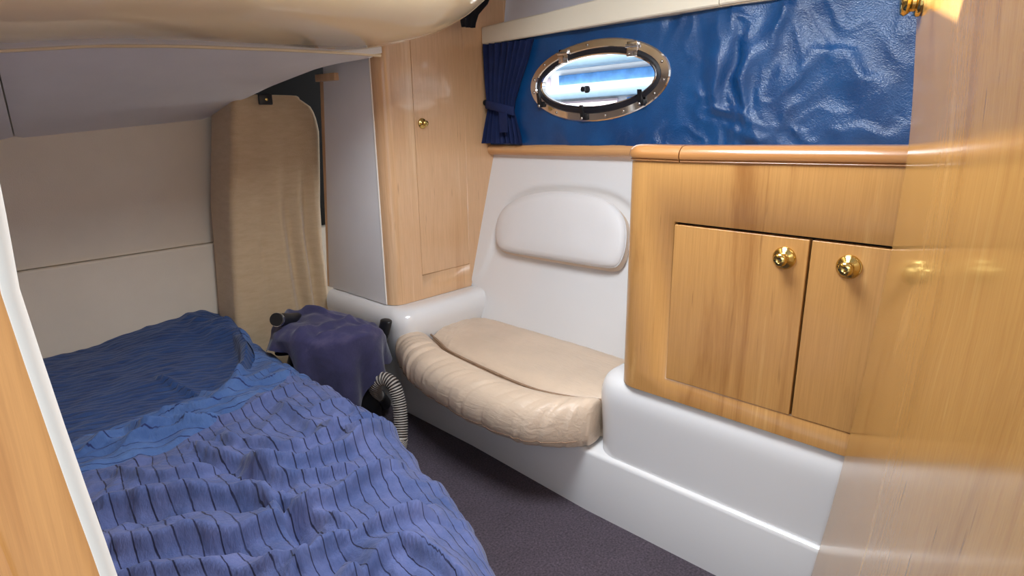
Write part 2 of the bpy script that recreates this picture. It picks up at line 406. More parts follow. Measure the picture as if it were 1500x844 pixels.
wu = prism('wall_upper', [(1.815, 1.42), (1.90, 1.44), (1.965, 1.75), (2.0, 1.75), (2.0, 1.40)], 1, -0.1, 1.86, 'upper')
tag(wu, 'pale hull lining above the shelf', kind='structure')

# doorway: bulkhead and curved jamb on the left
tr = empty('trim_1', (0.05, 0.45, 0)); tag(tr, 'wooden door jamb with a white edge strip in the left foreground', kind='structure')
ud = Vector((-0.751, 0.660, 0)); un = Vector((0.660, 0.751, 0))      # along the bulkhead, and into the cabin
J0 = Vector((0.0525, 0.4425, 0))
def jcurve(z):  # measured edge of the opening, nearly plumb with a slow sweep
    return interp(z, [(0.0, 0.060), (0.5, 0.038), (0.80, 0.0185), (0.90, 0.008), (0.95, 0.004), (1.00, -0.001), (1.08, 0.003), (1.4, 0.004), (1.75, 0.0)])
zs = [1.75*i/40 for i in range(41)]
def jring(z, prof):
    e = J0 - ud*jcurve(z); return [e + ud*a + un*b + Vector((0, 0, z)) for a, b in prof]
wood_prof = [(0.004, 0.000), (0.007, -0.003), (0.012, -0.004), (0.050, -0.004), (0.056, -0.002), (0.058, 0.004), (0.058, 0.009), (0.004, 0.009)]
loft('casing', [jring(z, wood_prof) for z in zs], 'wood_jamb', tr)
edge_prof = [(0.008, 0.000), (0.004, -0.0012), (0.001, 0.001), (0.0, 0.005), (0.001, 0.009), (0.004, 0.011), (0.010, 0.011), (0.010, 0.0)]
loft('edge_strip', [jring(z, edge_prof) for z in zs], 'whiteedge', tr)
bw = loft('bulkhead', [[J0+ud*a+un*b+Vector((0, 0, z)) for a, b in ((0.03, 0.008), (0.9, 0.008), (0.9, 0.028), (0.03, 0.028))] for z in (0, 1.75)], 'wood_jamb', tr)

# door standing open on the right
dr = empty('door_1', (0.60, -0.03, 0)); tag(dr, 'open varnished wooden cabin door on the right', kind='structure')
dy = [(0.0, 0.297), (0.137, 0.283), (0.30, 0.265), (0.438, 0.253), (0.66, 0.239), (0.865, 0.228), (1.043, 0.227), (1.116, 0.232), (1.276, 0.247), (1.5, 0.270), (1.66, 0.285)]
dirv = Vector((math.cos(math.radians(21.5)), math.sin(math.radians(21.5)), 0)); nv = Vector((dirv.y, -dirv.x, 0))
def dedge(z): return Vector((1.243, interp(z, dy), z))
rings = []
for i in range(41):
    z = 0.012+1.63*i/40; e = dedge(z)
    a = [e - dirv*0.0, e - dirv*0.003 - nv*0.003]
    for k in range(1, 13): a.append(e - dirv*(0.003+0.70*k/12) - nv*0.003)
    a += [e - dirv*0.706 - nv*0.0, e - dirv*0.706 + nv*0.030, e - dirv*0.35 + nv*0.030, e + nv*0.030]
    rings.append(a)
loft('door_leaf', rings, 'wood_door', dr, True, 40)
kp = on(1366, 2, 0, 1.235)
kb = dedge(kp.z) - dirv*0.024 - nv*0.003
lathe('lock_rosette', [(0.023, 0), (0.023, 0.004), (0.020, 0.007), (0.015, 0.008), (0.015, 0.013), (0.019, 0.016), (0.021, 0.021), (0.018, 0.026), (0.008, 0.028), (0.0, 0.028)], kb, -nv, 'brass', dr)

# ================================================================== SEAT MOULDING
sb = empty('seat_moulding', (1.5, 1.2, 0)); tag(sb, 'glossy white gelcoat base and back of the bench seat', 'moulding')
# lower front panel with the small lip
pr = [(1.268, 0.0), (1.262, 0.185), (1.2635, 0.191), (1.267, 0.195), (1.272, 0.197), (1.75, 0.202), (1.75, 0.0)]
rows = [[(x+interp(y, [(0.2, -0.004), (0.9, -0.003), (1.4, 0.028), (1.75, 0.034)]) if x < 1.3 else x, y, z) for x, z in pr] for y in [-0.1+2.2*i/44 for i in range(45)]]
loft('front_panel', rows, 'gel', sb)
def rbox(name, lo, hi, r, mat, parent, seg=8, keep=None):
    bm = bmesh.new(); bmesh.ops.create_cube(bm, size=1)
    for v in bm.verts: v.co = Vector([lo[i]+(v.co[i]+0.5)*(hi[i]-lo[i]) for i in range(3)])
    es = [e for e in bm.edges if keep is None or keep((e.verts[0].co+e.verts[1].co)/2)]
    bmesh.ops.bevel(bm, geom=es, offset=r, segments=seg, profile=0.5, affect='EDGES', clamp_overlap=True)
    return from_bm(name, bm, mat, parent, 30)
# pedestal under the cabinet, rounded towards the seat
def ped():
    bm = bmesh.new(); rings = []
    def plan(inset, r):   # outline from the back at the seat side round to the front
        pts = []; x0 = XF+0.002+inset; y1 = 0.893-inset
        pts.append((1.76, y1))
        for k in range(13):
            a = PI/2+k*PI/24; pts.append((x0+r+math.cos(a)*r, y1-r+math.sin(a)*r))
        pts.append((x0, 0.4)); pts.append((x0, -0.1)); pts.append((1.76, -0.1)); return pts
    prof = [(0.19, 0.009), (0.22, 0.008), (0.28, 0.006), (0.34, 0.003), (0.365, 0.002), (0.385, 0.003), (0.402, 0.007), (0.414, 0.012), (0.422, 0.020), (0.426, 0.032), (0.427, 0.05)]
    return loft('pedestal', [[(x, y, z) for x, y in plan(i, 0.075)] for z, i in prof], 'gel', sb, True, 50)
ped()
# ledge carrying the locker
def led():
    def plan(i, r):
        x0 = 1.248+i; y0 = 1.700+i; p = [(1.80, y0)]
        for k in range(13):
            a = -PI/2-k*PI/24; p.append((x0+r+math.cos(a)*r, y0+r+math.sin(a)*r))
        p += [(x0, 2.0), (x0, 2.21), (1.80, 2.21)]; return p
    prof = [(0.0, 0.05), (0.19, 0.045), (0.22, 0.03), (0.30, 0.012), (0.36, 0.002), (0.385, 0.002), (0.402, 0.007), (0.416, 0.015), (0.424, 0.026), (0.428, 0.042), (0.429, 0.06)]
    return loft('ledge', [[(x, y, z) for x, y in plan(i, 0.07)] for z, i in prof], 'gel', sb, True, 50)
led()
# sloping back with an arched recess
arch = [(1.84, 0.405), (1.794, 0.442), (1.752, 0.480), (1.728, 0.530), (1.712, 0.603), (1.700, 0.671), (1.690, 0.730), (1.648, 0.787), (1.565, 0.828), (1.45, 0.846), (1.325, 0.852), (1.2, 0.842), (1.1, 0.80), (1.0, 0.7), (0.95, 0.4)]
ac = catmull([(a, b, 0) for a, b in arch], 6)
def side(y, z):
    best = 9; inside = False
    for p, q in zip(ac, ac[1:]):
        d = q-p; w = Vector((y, z, 0))-p; t = max(0, min(1, w.dot(d)/d.length_squared)); best = min(best, (w-d*t).length)
    poly = [(p.x, p.y) for p in ac]+[(0.95, 0.2), (1.84, 0.2)]
    for (x1, y1), (x2, y2) in zip(poly, poly[1:]+poly[:1]):
        if (y1 > z) != (y2 > z) and y < (x2-x1)*(z-y1)/(y2-y1)+x1: inside = not inside
    return best if inside else -best
def xback(z): return 1.673+0.292*(z-0.426)
rows = []
for i in range(71):
    z = 0.25+0.715*i/70; r = []
    for j in range(111):
        y = 0.70+1.14*j/110; s = side(y, z)
        r.append((xback(z)+0.012*sm(-0.010, 0.012, s)-0.004, y, z))
    rows.append(r)
V, Fs = grid(rows); obj('back_panel', V, Fs, 'gel', sb, 180)

# back cushion
bc = [(1.684, 0.671), (1.675, 0.63), (1.650, 0.600), (1.606, 0.588), (1.47, 0.588), (1.329, 0.590), (1.20, 0.592), (1.125, 0.596), (1.092, 0.612), (1.080, 0.66), (1.088, 0.72), (1.112, 0.765), (1.159, 0.800), (1.22, 0.820), (1.325, 0.829), (1.45, 0.823), (1.563, 0.799), (1.643, 0.760), (1.677, 0.717)]
cy, cz = 1.385, 0.70
bcp = catmull([(a, b, 0) for a, b in bc+bc[:1]], 5)[:-1]
tilt = Vector((-1, 0, 0.292)).normalized()
def bring(s, h): 
    return [Vector((xback(cz+(p.y-cz)*s)+0.006, cy+(p.x-cy)*s, cz+(p.y-cz)*s)) + tilt*h for p in bcp]
o = loft('back_cushion', [bring(0.985, 0.030), bring(0.992, 0.034), bring(0.97, 0.043), bring(0.93, 0.050), bring(0.8, 0.056), bring(0.5, 0.060), bring(0.2, 0.061), bring(0.01, 0.061)], 'backleather', None, True, 70)
bco = o; tag(o, 'arched white leather back cushion above the bench seat', 'cushion')
loft('side_band', [[p+Vector((0, 0, -dz)) for p in bring(sc0, hh)] for sc0, hh, dz in ((0.95, 0, 0), (0.985, 0.002, 0.006), (0.995, 0.012, 0.011), (0.995, 0.022, 0.010), (0.990, 0.033, 0.002), (0.95, 0.034, 0))], 'leather', o, True, 50)
tube('piping', [p for p in bring(0.992, 0.034)+bring(0.992, 0.034)[:1]], 0.0020, 'backleather', o, 6, False)

# seat cushion
sc = empty('seat_cushion', (1.35, 1.3, 0.2)); tag(sc, 'beige leather bench cushion with a rolled front edge', 'cushion')
seam = catmull([(1.372, 1.700, 0), (1.335, 1.60, 0), (1.303, 1.507, 0), (1.276, 1.285, 0), (1.266, 1.102, 0), (1.298, 0.976, 0), (1.345, 0.893, 0)], 30)
front = catmull([(1.262, 1.775, 0), (1.205, 1.665, 0), (1.160, 1.541, 0), (1.124, 1.362, 0), (1.112, 1.19, 0), (1.120, 1.060, 0), (1.155, 0.955, 0), (1.235, 0.868, 0)][:1]+[(1.205, 1.665, 0), (1.160, 1.541, 0), (1.124, 1.362, 0), (1.112, 1.19, 0), (1.135, 1.010, 0), (1.245, 0.882, 0)], 30)
def crosssec(a, b, t, n=26):
    """closed section from the seam point a to the front point b"""
    r = []
    h = 0.132; zb = 0.203
    for k in range(n):
        th = 2*PI*k/n; c, s = math.cos(th), math.sin(th)
        c = math.copysign(abs(c)**0.72, c); s = math.copysign(abs(s)**0.8, s)
        u = 0.5-0.5*c; p = a.lerp(b, u); z = zb+h*0.5+s*h*0.5
        if s > 0: z += 0.010*math.sin(u*PI)
        if u > 0.80: z -= 0.0
        r.append(Vector((p.x, p.y, z)))
    return r
rings = []; NS = len(seam)
for i in range(NS):
    a, b = seam[i].copy(), front[i].copy(); t = i/(NS-1)
    ring = crosssec(a, b, t); c = sum(ring, Vector())/len(ring)
    e = min(t, 1-t)/0.06
    sc_ = 1 if e >= 1 else math.sqrt(max(0, 1-(1-e)**2))*0.22+0.78
    q = []
    for k, p in enumerate(ring):
        p = c+(p-c)*sc_
        u = (p-a).length
        # gathered wrinkles along the front roll
        d = (p-c).normalized()
        wr_ = 0.0065*nz(t*26+k*0.10, k*0.09, 2.2)-0.014*max(0, nz(t*40+k*0.16, k*0.06, 6.0)-0.08)+0.0055*nz(t*70+k*0.25, k*0.08, 9.0)*sm(-0.3, 0.35, nz(t*9, 2.0, 1.0))
        wr_ *= sm(0.03, 0.10, (Vector((p.x, p.y, 0))-a).length)
        q.append(p+d*wr_)
    rings.append(q)
# finer along the length
loft('front_roll', rings, 'leather', sc, True, 70)
# stitched line on the roll
st = []
for q in rings[8:-8]: 
    k = 15; st.append(q[k]+(q[k]-sum(q, Vector())/len(q)).normalized()*0.0004)
tube('stitch_line', st, 0.0014, 'seam', sc, 6)
tube('seam_welt', [Vector((p.x+0.004, p.y, 0.318)) for p in seam], 0.004, 'seam', sc, 6)
# rear section: from the seam to the back
back_e = catmull([(1.48, 1.735, 0), (1.60, 1.735, 0), (1.665, 1.690, 0), (1.672, 1.50, 0), (1.672, 1.25, 0), (1.668, 1.03, 0), (1.655, 0.893, 0)], 30)
rows = []; rowb = []
for i in range(NS):
    a = seam[i]; b = back_e[i]; t = i/(NS-1); r = []
    for j in range(25):
        u = j/24; p = a.lerp(b, u); ed = min(u, 1-u)*(b-a).length; et = min(t, 1-t)*0.82
        z = 0.314+0.014*sm(0, 0.07, ed)*sm(0, 0.06, et)+0.010*math.sin(PI*u)*math.sin(PI*t)-0.024*(1-sm(0, 0.020, min(ed, et)))
        z += 0.003*nz(t*14+u*5, u*7, 3.0)*sm(0, 0.05, ed)+0.0016*nz(t*34, u*8, 7.0)
        r.append(Vector((p.x, p.y, z)))
    rows.append(r); rowb.append([Vector((p.x, p.y, 0.204)) for p in r])
ringrows = [a+b[::-1] for a, b in zip(rows, rowb)]
loft('rear_section', ringrows, 'leather', sc, True, 60)

# ================================================================== LOCKER
lk = empty('locker', (1.5, 1.9, 0.43)); tag(lk, 'tall cherry wood locker with rounded corner and one long door', 'locker')
YL = 1.79; ZB = 0.430; ZT = 1.72
redge = [(0.430, 1.675), (0.452, 1.682), (0.466, 1.694), (0.477, 1.712), (0.56, 1.728), (0.645, 1.744), (0.95, 1.826), (1.0, 1.80+0.03), (1.544, 1.908), (1.72, 1.945)]
DX0, DX1, DZ0, DZ1 = 1.423, 1.668, 0.525, 1.56
V = []; Fs = []
def quad(*p):
    n = len(V); V.extend(p); Fs.append(tuple(range(n, n+len(p))))
arc = [(1.284+0.052-0.052*math.cos(a), YL+0.052-0.052*math.sin(a)) for a in [k*PI/20 for k in range(11)]]
zsL = [ZB, DZ0, DZ1, ZT]
for (xa, ya), (xb, yb) in zip([(1.284, 1.88)]+arc, arc):
    for z0, z1 in zip(zsL, zsL[1:]): quad((xa, ya, z0), (xb, yb, z0), (xb, yb, z1), (xa, ya, z1))
for z0, z1 in zip(zsL, zsL[1:]): quad((arc[-1][0], YL, z0), (DX0-.002, YL, z0), (DX0-.002, YL, z1), (arc[-1][0], YL, z1))
quad((DX0-.002, YL, ZB), (DX1+.002, YL, ZB), (DX1+.002, YL, DZ0-.002), (DX0-.002, YL, DZ0-.002))
quad((DX0-.002, YL, DZ1+.002), (DX1+.002, YL, DZ1+.002), (DX1+.002, YL, ZT), (DX0-.002, YL, ZT))
zr = sorted(set([a for a, b in redge]+[DZ0, DZ1]))
for z0, z1 in zip(zr, zr[1:]):
    quad((DX1+.002, YL, z0), (interp(z0, redge), YL, z0), (interp(z1, redge), YL, z1), (DX1+.002, YL, z1))
# reveals of the door opening
for (xa, za), (xb, zb) in (((DX0-.002, DZ0-.002), (DX1+.002, DZ0-.002)), ((DX1+.002, DZ0-.002), (DX1+.002, DZ1+.002)), ((DX1+.002, DZ1+.002), (DX0-.002, DZ1+.002)), ((DX0-.002, DZ1+.002), (DX0-.002, DZ0-.002))):
    quad((xa, YL, za), (xb, YL, zb), (xb, YL+0.018, zb), (xa, YL+0.018, za))
fp = obj('front_panel', V, Fs, 'wood_lock', lk, 30)
bm = bmesh.new(); bm.from_mesh(fp.data); bmesh.ops.remove_doubles(bm, verts=bm.verts, dist=1e-5); bmesh.ops.recalc_face_normals(bm, faces=bm.faces); bm.to_mesh(fp.data); bm.free()
ldoor = box('door', (DX0, YL-0.0003, DZ0), (DX1, YL+0.018, DZ1), 'wood_lock', lk, 0.0006, 1)
prism('carcass', [(1.33, YL+0.02), (1.66, YL+0.02), (1.66, 2.15), (1.33, 2.15)], 2, ZB, ZT, 'dark', lk)
# white side panel
sp = prism('side_panel', [(1.835, ZB), (2.235, ZB), (2.125, 1.32), (2.10, 1.60), (1.835, 1.60)], 0, 1.281, 1.297, 'panel_white', lk, 0.0015, 2)
tube('edge_bead', [(1.283, 1.838, ZB+0.002), (1.283, 1.838, 1.6)], 0.0035, 'whiteedge', lk, 8)
prism('rear_edge_lipping', [(2.236, ZB), (2.250, ZB), (2.160, 1.26), (2.136, 1.26)], 0, 1.283, 1.300, 'wood_lock', lk)
box('corner_block', (1.262, 2.03, 1.236), (1.300, 2.16, 1.262), 'wood_lock', lk, 0.002)
def knob(origin, axis, s, parent, name='knob'):
    return lathe(name, [(0.0235*s, 0), (0.0235*s, 0.003*s), (0.020*s, 0.0065*s), (0.0125*s, 0.009*s), (0.0095*s, 0.012*s), (0.009*s, 0.017*s), (0.0115*s, 0.020*s), (0.0140*s, 0.023*s), (0.0140*s, 0.027*s), (0.012*s, 0.0305*s), (0.006*s, 0.032*s), (0.0055*s, 0.0315*s), (0.0, 0.0315*s)], origin, axis, 'brass', parent, 28)
kn = knob((1.457, YL-0.0005, 1.083), (0, -1, 0), 0.80, ldoor); tag(kn, 'round brass knob')

# ================================================================== CABINET
cb = empty('cabinet', (1.5, 0.45, 0.43)); tag(cb, 'varnished cherry wood cabinet with two doors and brass knobs', 'cabinet')
CZ0, CZ1 = 0.427, 0.998; OY0, OY1, OZ0, OZ1 = 0.06, 0.671, 0.478, 0.866
RC = 0.055; YE = 0.812; YN = -0.02
XC = 1.266
mp = [(0.003, CZ1-0.001), (-0.002, CZ1), (-0.004, CZ1+0.003), (-0.002, CZ1+0.006), (-0.006, CZ1+0.008), (-0.008, CZ1+0.014), (-0.006, CZ1+0.023), (-0.001, CZ1+0.030), (0.007, CZ1+0.035), (0.018, CZ1+0.037), (0.06, CZ1+0.037), (0.06, CZ1)]
def rise(y): return 0.009*max(0, 0.66-y)/0.43
V = []; Fs = []
carc = [(XC+RC-RC*math.cos(a), YE-RC+RC*math.sin(a)) for a in [k*PI/24 for k in range(13)]]   # front -> end
zc = [CZ0, OZ0, OZ1, CZ1]
path = carc+[(1.80, YE)]
for (xa, ya), (xb, yb) in zip(path, path[1:]):
    for z0, z1 in zip(zc, zc[1:]): quad((xa, ya, z0), (xb, yb, z0), (xb, yb, z1), (xa, ya, z1))
yb_ = [YN, OY0, OY1, YE-RC]
for y0, y1 in zip(yb_, yb_[1:]):
    for z0, z1 in zip(zc, zc[1:]):
        if y0 == OY0 and z0 == OZ0: continue
        quad((XC, y0, z0), (XC, y1, z0), (XC, y1, z1), (XC, y0, z1))
for (ya, za), (y2, z2) in (((OY0, OZ0), (OY1, OZ0)), ((OY1, OZ0), (OY1, OZ1)), ((OY1, OZ1), (OY0, OZ1)), ((OY0, OZ1), (OY0, OZ0))):
    quad((XC, ya, za), (XC, y2, z2), (XC+0.02, y2, z2), (XC+0.02, ya, za))
quad((XC, YN, CZ0), (1.8, YN, CZ0), (1.8, YN, CZ1), (XC, YN, CZ1))
V = [(v[0], v[1], v[2]+(rise(v[1]) if abs(v[2]-CZ1) < 1e-6 else 0)) for v in V]
body = obj('body', V, Fs, 'wood_cab', cb, 30)
bm = bmesh.new(); bm.from_mesh(body.data); bmesh.ops.remove_doubles(bm, verts=bm.verts, dist=1e-5); bmesh.ops.recalc_face_normals(bm, faces=bm.faces); bm.to_mesh(body.data); bm.free()
box('carcass', (XC+0.02, OY0-0.01, OZ0-0.01), (XC+0.30, OY1+0.01, OZ1+0.01), 'dark', cb, 0)
d1 = box('door', (XC-0.0015, 0.376, OZ0+0.003), (XC+0.018, OY1-0.003, OZ1-0.006), 'wood_cab', cb, 0.0010, 1)
d2 = box('door', (XC-0.0015, OY0+0.002, OZ0+0.003), (XC+0.018, 0.371, OZ1-0.006), 'wood_cab', cb, 0.0010, 1)
for d, ky in ((d1, 0.420), (d2, 0.300)):
    tag(knob((XC-0.0015, ky, 0.818), (-1, 0, 0), 0.98, d), 'round brass knob')
# bullnose moulding round the top, mitred
def mring(x, y, nx, ny):   # nx,ny inward direction
    return [(x+nx*o, y+ny*o, z+rise(y)) for o, z in mp]
rs = [mring(XC, yy, 1, 0) for yy in (YN, 0.2, 0.4, 0.664)]
loft('front_moulding', rs, 'wood_solid', cb)
rs = [mring(XC, 0.6665, 1, 0), mring(XC, 0.70, 1, 0)]
for k in range(13):
    a = k*PI/24; rs.append([(XC+RC-(RC-min(o, RC-0.004))*math.cos(a), YE-RC+(RC-min(o, RC-0.004))*math.sin(a), z) for o, z in mp])
rs.append([(1.40, y, CZ1+(z-CZ1)*0.75) for x, y, z in mring(1.40, YE, 0, -1)])
rs.append([(1.79, y, CZ1+(z-CZ1)*0.1) for x, y, z in mring(1.79, YE, 0, -1)])
loft('corner_moulding', rs, 'wood_solid', cb)
box('top_board', (XC+0.05, YN, CZ1-0.02), (1.803, YE-0.05, CZ1+0.004), 'wood_cab', cb, 0)

# sill rail under the vinyl
rs = []
for y, dz in ((1.788, 0), (1.78, 0), (0.76, 0.016)):
    rs.append([(1.812+math.cos(a)*0.026*(1 if math.cos(a) < 0 else 0.3), y, 0.9755+dz+math.sin(a)*0.021) for a in [2*PI*k/20 for k in range(20)]])
o = loft('sill_rail', rs, 'wood_sill', None, True, 50); tag(o, 'rounded pale wood rail below the blue vinyl lining', 'rail')

# shelf with a cream fiddle rail
sh = empty('shelf', (1.8, 1.0, 1.38)); tag(sh, 'cream shelf with upright rail above the oval port', 'shelf')
rs = []
for y, zb, zt in ((1.787, 1.371, 1.432), (1.783, 1.370, 1.434), (1.49, 1.379, 1.448), (1.24, 1.387, 1.465), (0.86, 1.396, 1.492), (0.84, 1.396, 1.492)):
    rs.append([(1.772, y, zb), (1.768, y, zb+0.004), (1.768, y, zt-0.004), (1.772, y, zt), (1.782, y, zt), (1.786, y, zt-0.004), (1.786, y, zb)])
loft('fiddle_rail', rs, 'fiddle', sh)
rs = []
for y, zb, zt in ((0.838, 1.397, 1.492), (0.3, 1.408, 1.52), (-0.1, 1.412, 1.53)):
    rs.append([(1.772, y, zb), (1.768, y, zb+0.004), (1.768, y, zt-0.004), (1.772, y, zt), (1.782, y, zt), (1.786, y, zt-0.004), (1.786, y, zb)])
loft('fiddle_rail', rs, 'fiddle', sh)
loft('shelf_board', [[(1.784, y, z), (1.784, y, z+0.012), (1.86, y, z+0.012), (1.86, y, z)] for y, z in ((1.787, 1.378), (1.3, 1.386), (0.86, 1.394), (-0.1, 1.402))], 'fiddle', sh)

# ================================================================== PORTLIGHT
wn = empty('window_1', (XV, PYC, PZC)); tag(wn, 'oval opening port with polished steel frame and three black latches', kind='structure')
def er(a, b, x, n=72, e=1.0): return [(x, PYC+math.copysign(abs(math.cos(t))**e, math.cos(t))*a, PZC+math.copysign(abs(math.sin(t))**e, math.sin(t))*b-math.cos(t)*a*0.035) for t in [2*PI*k/n for k in range(n)]]
def ringobj(name, secs, mat, parent):   # secs: (a, b, x) closed in section
    V, Fs = grid([er(*s) for s in secs], closed_u=True, closed_v=True); return obj(name, V, Fs, mat, parent, 35)
OA, OB = 0.287, 0.133
ringobj('outer_frame', [(OA, OB, XV+0.004), (OA, OB, XV-0.004), (OA-0.004, OB-0.004, XV-0.008), (PA+0.004, PB+0.004, XV-0.010), (PA, PB, XV-0.006), (PA, PB, XV+0.03), (PA+0.01, PB+0.01, XV+0.03)], 'chrome', wn)
ringobj('rubber_gasket', [(PA+0.001, PB+0.001, XV-0.006), (PA-0.008, PB-0.008, XV-0.009), (PA-0.016, PB-0.015, XV-0.004), (PA-0.016, PB-0.015, XV+0.02), (PA+0.001, PB+0.001, XV+0.02)], 'rubber', wn)
ringobj('inner_frame', [(PA-0.015, PB-0.014, XV-0.004), (PA-0.018, PB-0.017, XV-0.007), (PA-0.023, PB-0.021, XV-0.004), (PA-0.023, PB-0.021, XV+0.012), (PA-0.015, PB-0.014, XV+0.012)], 'chrome', wn)
gl = loft('glass_pane', [er(PA-0.021, PB-0.019, XV+0.003), er(PA-0.021, PB-0.019, XV+0.007)], 'glass', wn, True, 30)
ringobj('port_tunnel', [(OA-0.01, OB-0.01, XV+0.004), (OA-0.01, OB-0.01, XV+0.05), (PA+0.005, PB+0.005, XV+0.05), (PA+0.005, PB+0.005, XV+0.004)], 'gel', wn)
FA, FB = (OA+PA)/2, (OB+PB)/2
for k, t in enumerate([18, 52, 96, 143, 168, 190, 234, 262, 281, 297, 331, 351]):
    t = math.radians(180-t)
    p = (XV-0.0095, PYC+math.cos(t)*FA, PZC+math.sin(t)*FB-math.cos(t)*FA*0.035)
    lathe('screw', [(0.0048, 0), (0.0046, 0.0012), (0.003, 0.0022), (0.0, 0.0026)], p, (-1, 0, 0), 'screw', wn, 10)
for t in (124, 62):      # hinges along the top
    t = math.radians(t); y = PYC+math.cos(t)*FA; z = PZC+math.sin(t)*FB-math.cos(t)*FA*0.035
    h = empty('hinge', (XV-0.01, y, z)); attach(h, wn)
    h.name = 'hinge'
    box('leaf', (XV-0.015, y-0.020, z-0.036), (XV-0.009, y+0.020, z+0.010), 'chrome', h, 0.002)
    tube('pin', [(XV-0.0165, y-0.022, z-0.004), (XV-0.0165, y+0.022, z-0.004)], 0.0055, 'chrome', h, 10)
    for s in (-1, 1): lathe('rivet', [(0.003, 0), (0.0028, 0.0015), (0, 0.002)], (XV-0.015, y+s*0.012, z-0.028), (-1, 0, 0), 'screw', h, 8)
for t in (213, 263, 316):   # latches along the bottom
    t = math.radians(t)
    y = PYC-math.cos(t)*FA; z = PZC+math.sin(t)*FB+math.cos(t)*FA*0.035
    h = empty('latch', (XV-0.01, y, z)); attach(h, wn)
    box('latch_base', (XV-0.018, y-0.014, z-0.010), (XV-0.008, y+0.014, z+0.010), 'black', h, 0.003)
    loft('lever', [[(XV-0.018-0.012*s-dx, y+wy, z-0.006+0.046*s) for dx, wy in ((0.006, -0.0075+0.002*s), (0.006, 0.0075-0.002*s), (-0.004, 0.0075-0.002*s), (-0.004, -0.0075+0.002*s))] for s in (0, 0.3, 0.7, 1)], 'black', h, True, 30)
    lathe('pivot', [(0.006, 0), (0.006, 0.003), (0.0035, 0.005), (0, 0.0055)], (XV-0.022, y+0.003, z-0.004), (-1, 0, 0), 'screw', h, 10)
gk = lathe('pull_knob', [(0.012, 0.004), (0.012, -0.004), (0.008, -0.008), (0.006, -0.018), (0.009, -0.020), (0.009, -0.025), (0, -0.027)], (XV+0.003, 1.318, 1.190), (1, 0, 0), 'black', wn, 16)

# ================================================================== CURTAINS
def pleated(name, rowsdef, n, mat, parent, pleats, amp, seed):
    """rowsdef: list of (z, point_left, point_right, amp scale)"""
    rows = []
    for i, (L, R, k) in enumerate(rowsdef):
        L, R = Vector(L), Vector(R); r = []
        d = (R-L).normalized(); nn = Vector((d.y, -d.x, 0)).normalized()
        for j in range(n+1):
            u = j/n; p = L.lerp(R, u)
            w = math.sin(u*pleats*2*PI+seed+0.9*nz(u*5, i*0.06, seed))+0.35*math.sin(u*pleats*4.3*PI+2*nz(u*4, i*0.1, 3+seed))
            r.append(p+nn*amp*k*w)
        rows.append(r)
    V, Fs = grid(rows); return obj(name, V, Fs, mat, parent, 180)
cu = empty('curtain', (1.77, 1.7, 0.99)); tag(cu, 'navy curtain gathered by a tieback beside the oval port', 'curtain')
def crow(z, yl, yr, k): return ((1.772, yl, z), (1.785, yr, z), k)
zz = [1.371, 1.36, 1.33, 1.30, 1.27, 1.24, 1.21, 1.18, 1.16, 1.14, 1.125, 1.11, 1.09, 1.07, 1.05, 1.03, 1.015, 1.002]
tabL = [(1.0, 1.792), (1.05, 1.783), (1.13, 1.765), (1.2, 1.772), (1.39, 1.780)]
tabR = [(1.0, 1.60), (1.03, 1.605), (1.08, 1.622), (1.125, 1.635), (1.16, 1.63), (1.22, 1.605), (1.30, 1.565), (1.385, 1.53)]
sub = []
for a, b in zip(zz, zz[1:]): sub += [a, (a+b)/2]
sub.append(zz[-1])
pleated('cloth', [crow(z+0.0, interp(z, tabL), interp(z, tabR), interp(z, [(1.0, 1.7), (1.09, 1.0), (1.13, 0.55), (1.17, 0.75), (1.25, 1.0), (1.39, 1.0)])) for z in sub], 150, 'navy', cu, 8, 0.0085, 1.0)
rs = []
for k in range(21):
    u = k/20; y = 1.775+(1.625-1.775)*u; x = 1.768-0.020*math.sin(u*PI)**0.6; z = 1.150-0.028*u+0.004*math.sin(u*PI)
    rs.append([(x, y, z-0.016), (x-0.003, y, z-0.012), (x-0.003, y, z+0.012), (x, y, z+0.016), (x+0.004, y, z)])
loft('tieback', rs, 'navy', cu)
loft('tail', [[(1.752-0.006*s, y0-0.01*s, 1.13-0.085*s) for y0 in (1.690, 1.650)]+[(1.757-0.006*s, y0-0.01*s, 1.13-0.085*s) for y0 in (1.650, 1.690)] for s in (0, 0.5, 1)], 'navy', cu)
lathe('button', [(0.011, 0), (0.011, 0.006), (0.006, 0.008), (0, 0.0085)], (1.775, 1.786, 1.157), (0, -1, 0), 'black', cu, 14)
lathe('button_stud', [(0.003, 0), (0.002, 0.002), (0, 0.003)], (1.775, 1.7775, 1.157), (0, -1, 0), 'screw', cu, 8)

dc = [((1.555, 1.72, 1.70), (1.80, 1.72, 1.70), 1.0), ((1.575, 1.72, 1.56), (1.765, 1.72, 1.56), 1.0), ((1.592, 1.72, 1.50), (1.728, 1.72, 1.50), 1.0), ((1.592, 1.72, 1.46), (1.682, 1.72, 1.46), 0.8), ((1.594, 1.72, 1.43), (1.668, 1.72, 1.43), 0.7), ((1.600, 1.72, 1.412), (1.664, 1.72, 1.414), 0.7)]
o = pleated('overhead_drape', dc, 40, 'blackcloth', None, 3, 0.008, 2.0); tag(o, 'black cloth drape hanging beside the cream overhead bulge', 'curtain')

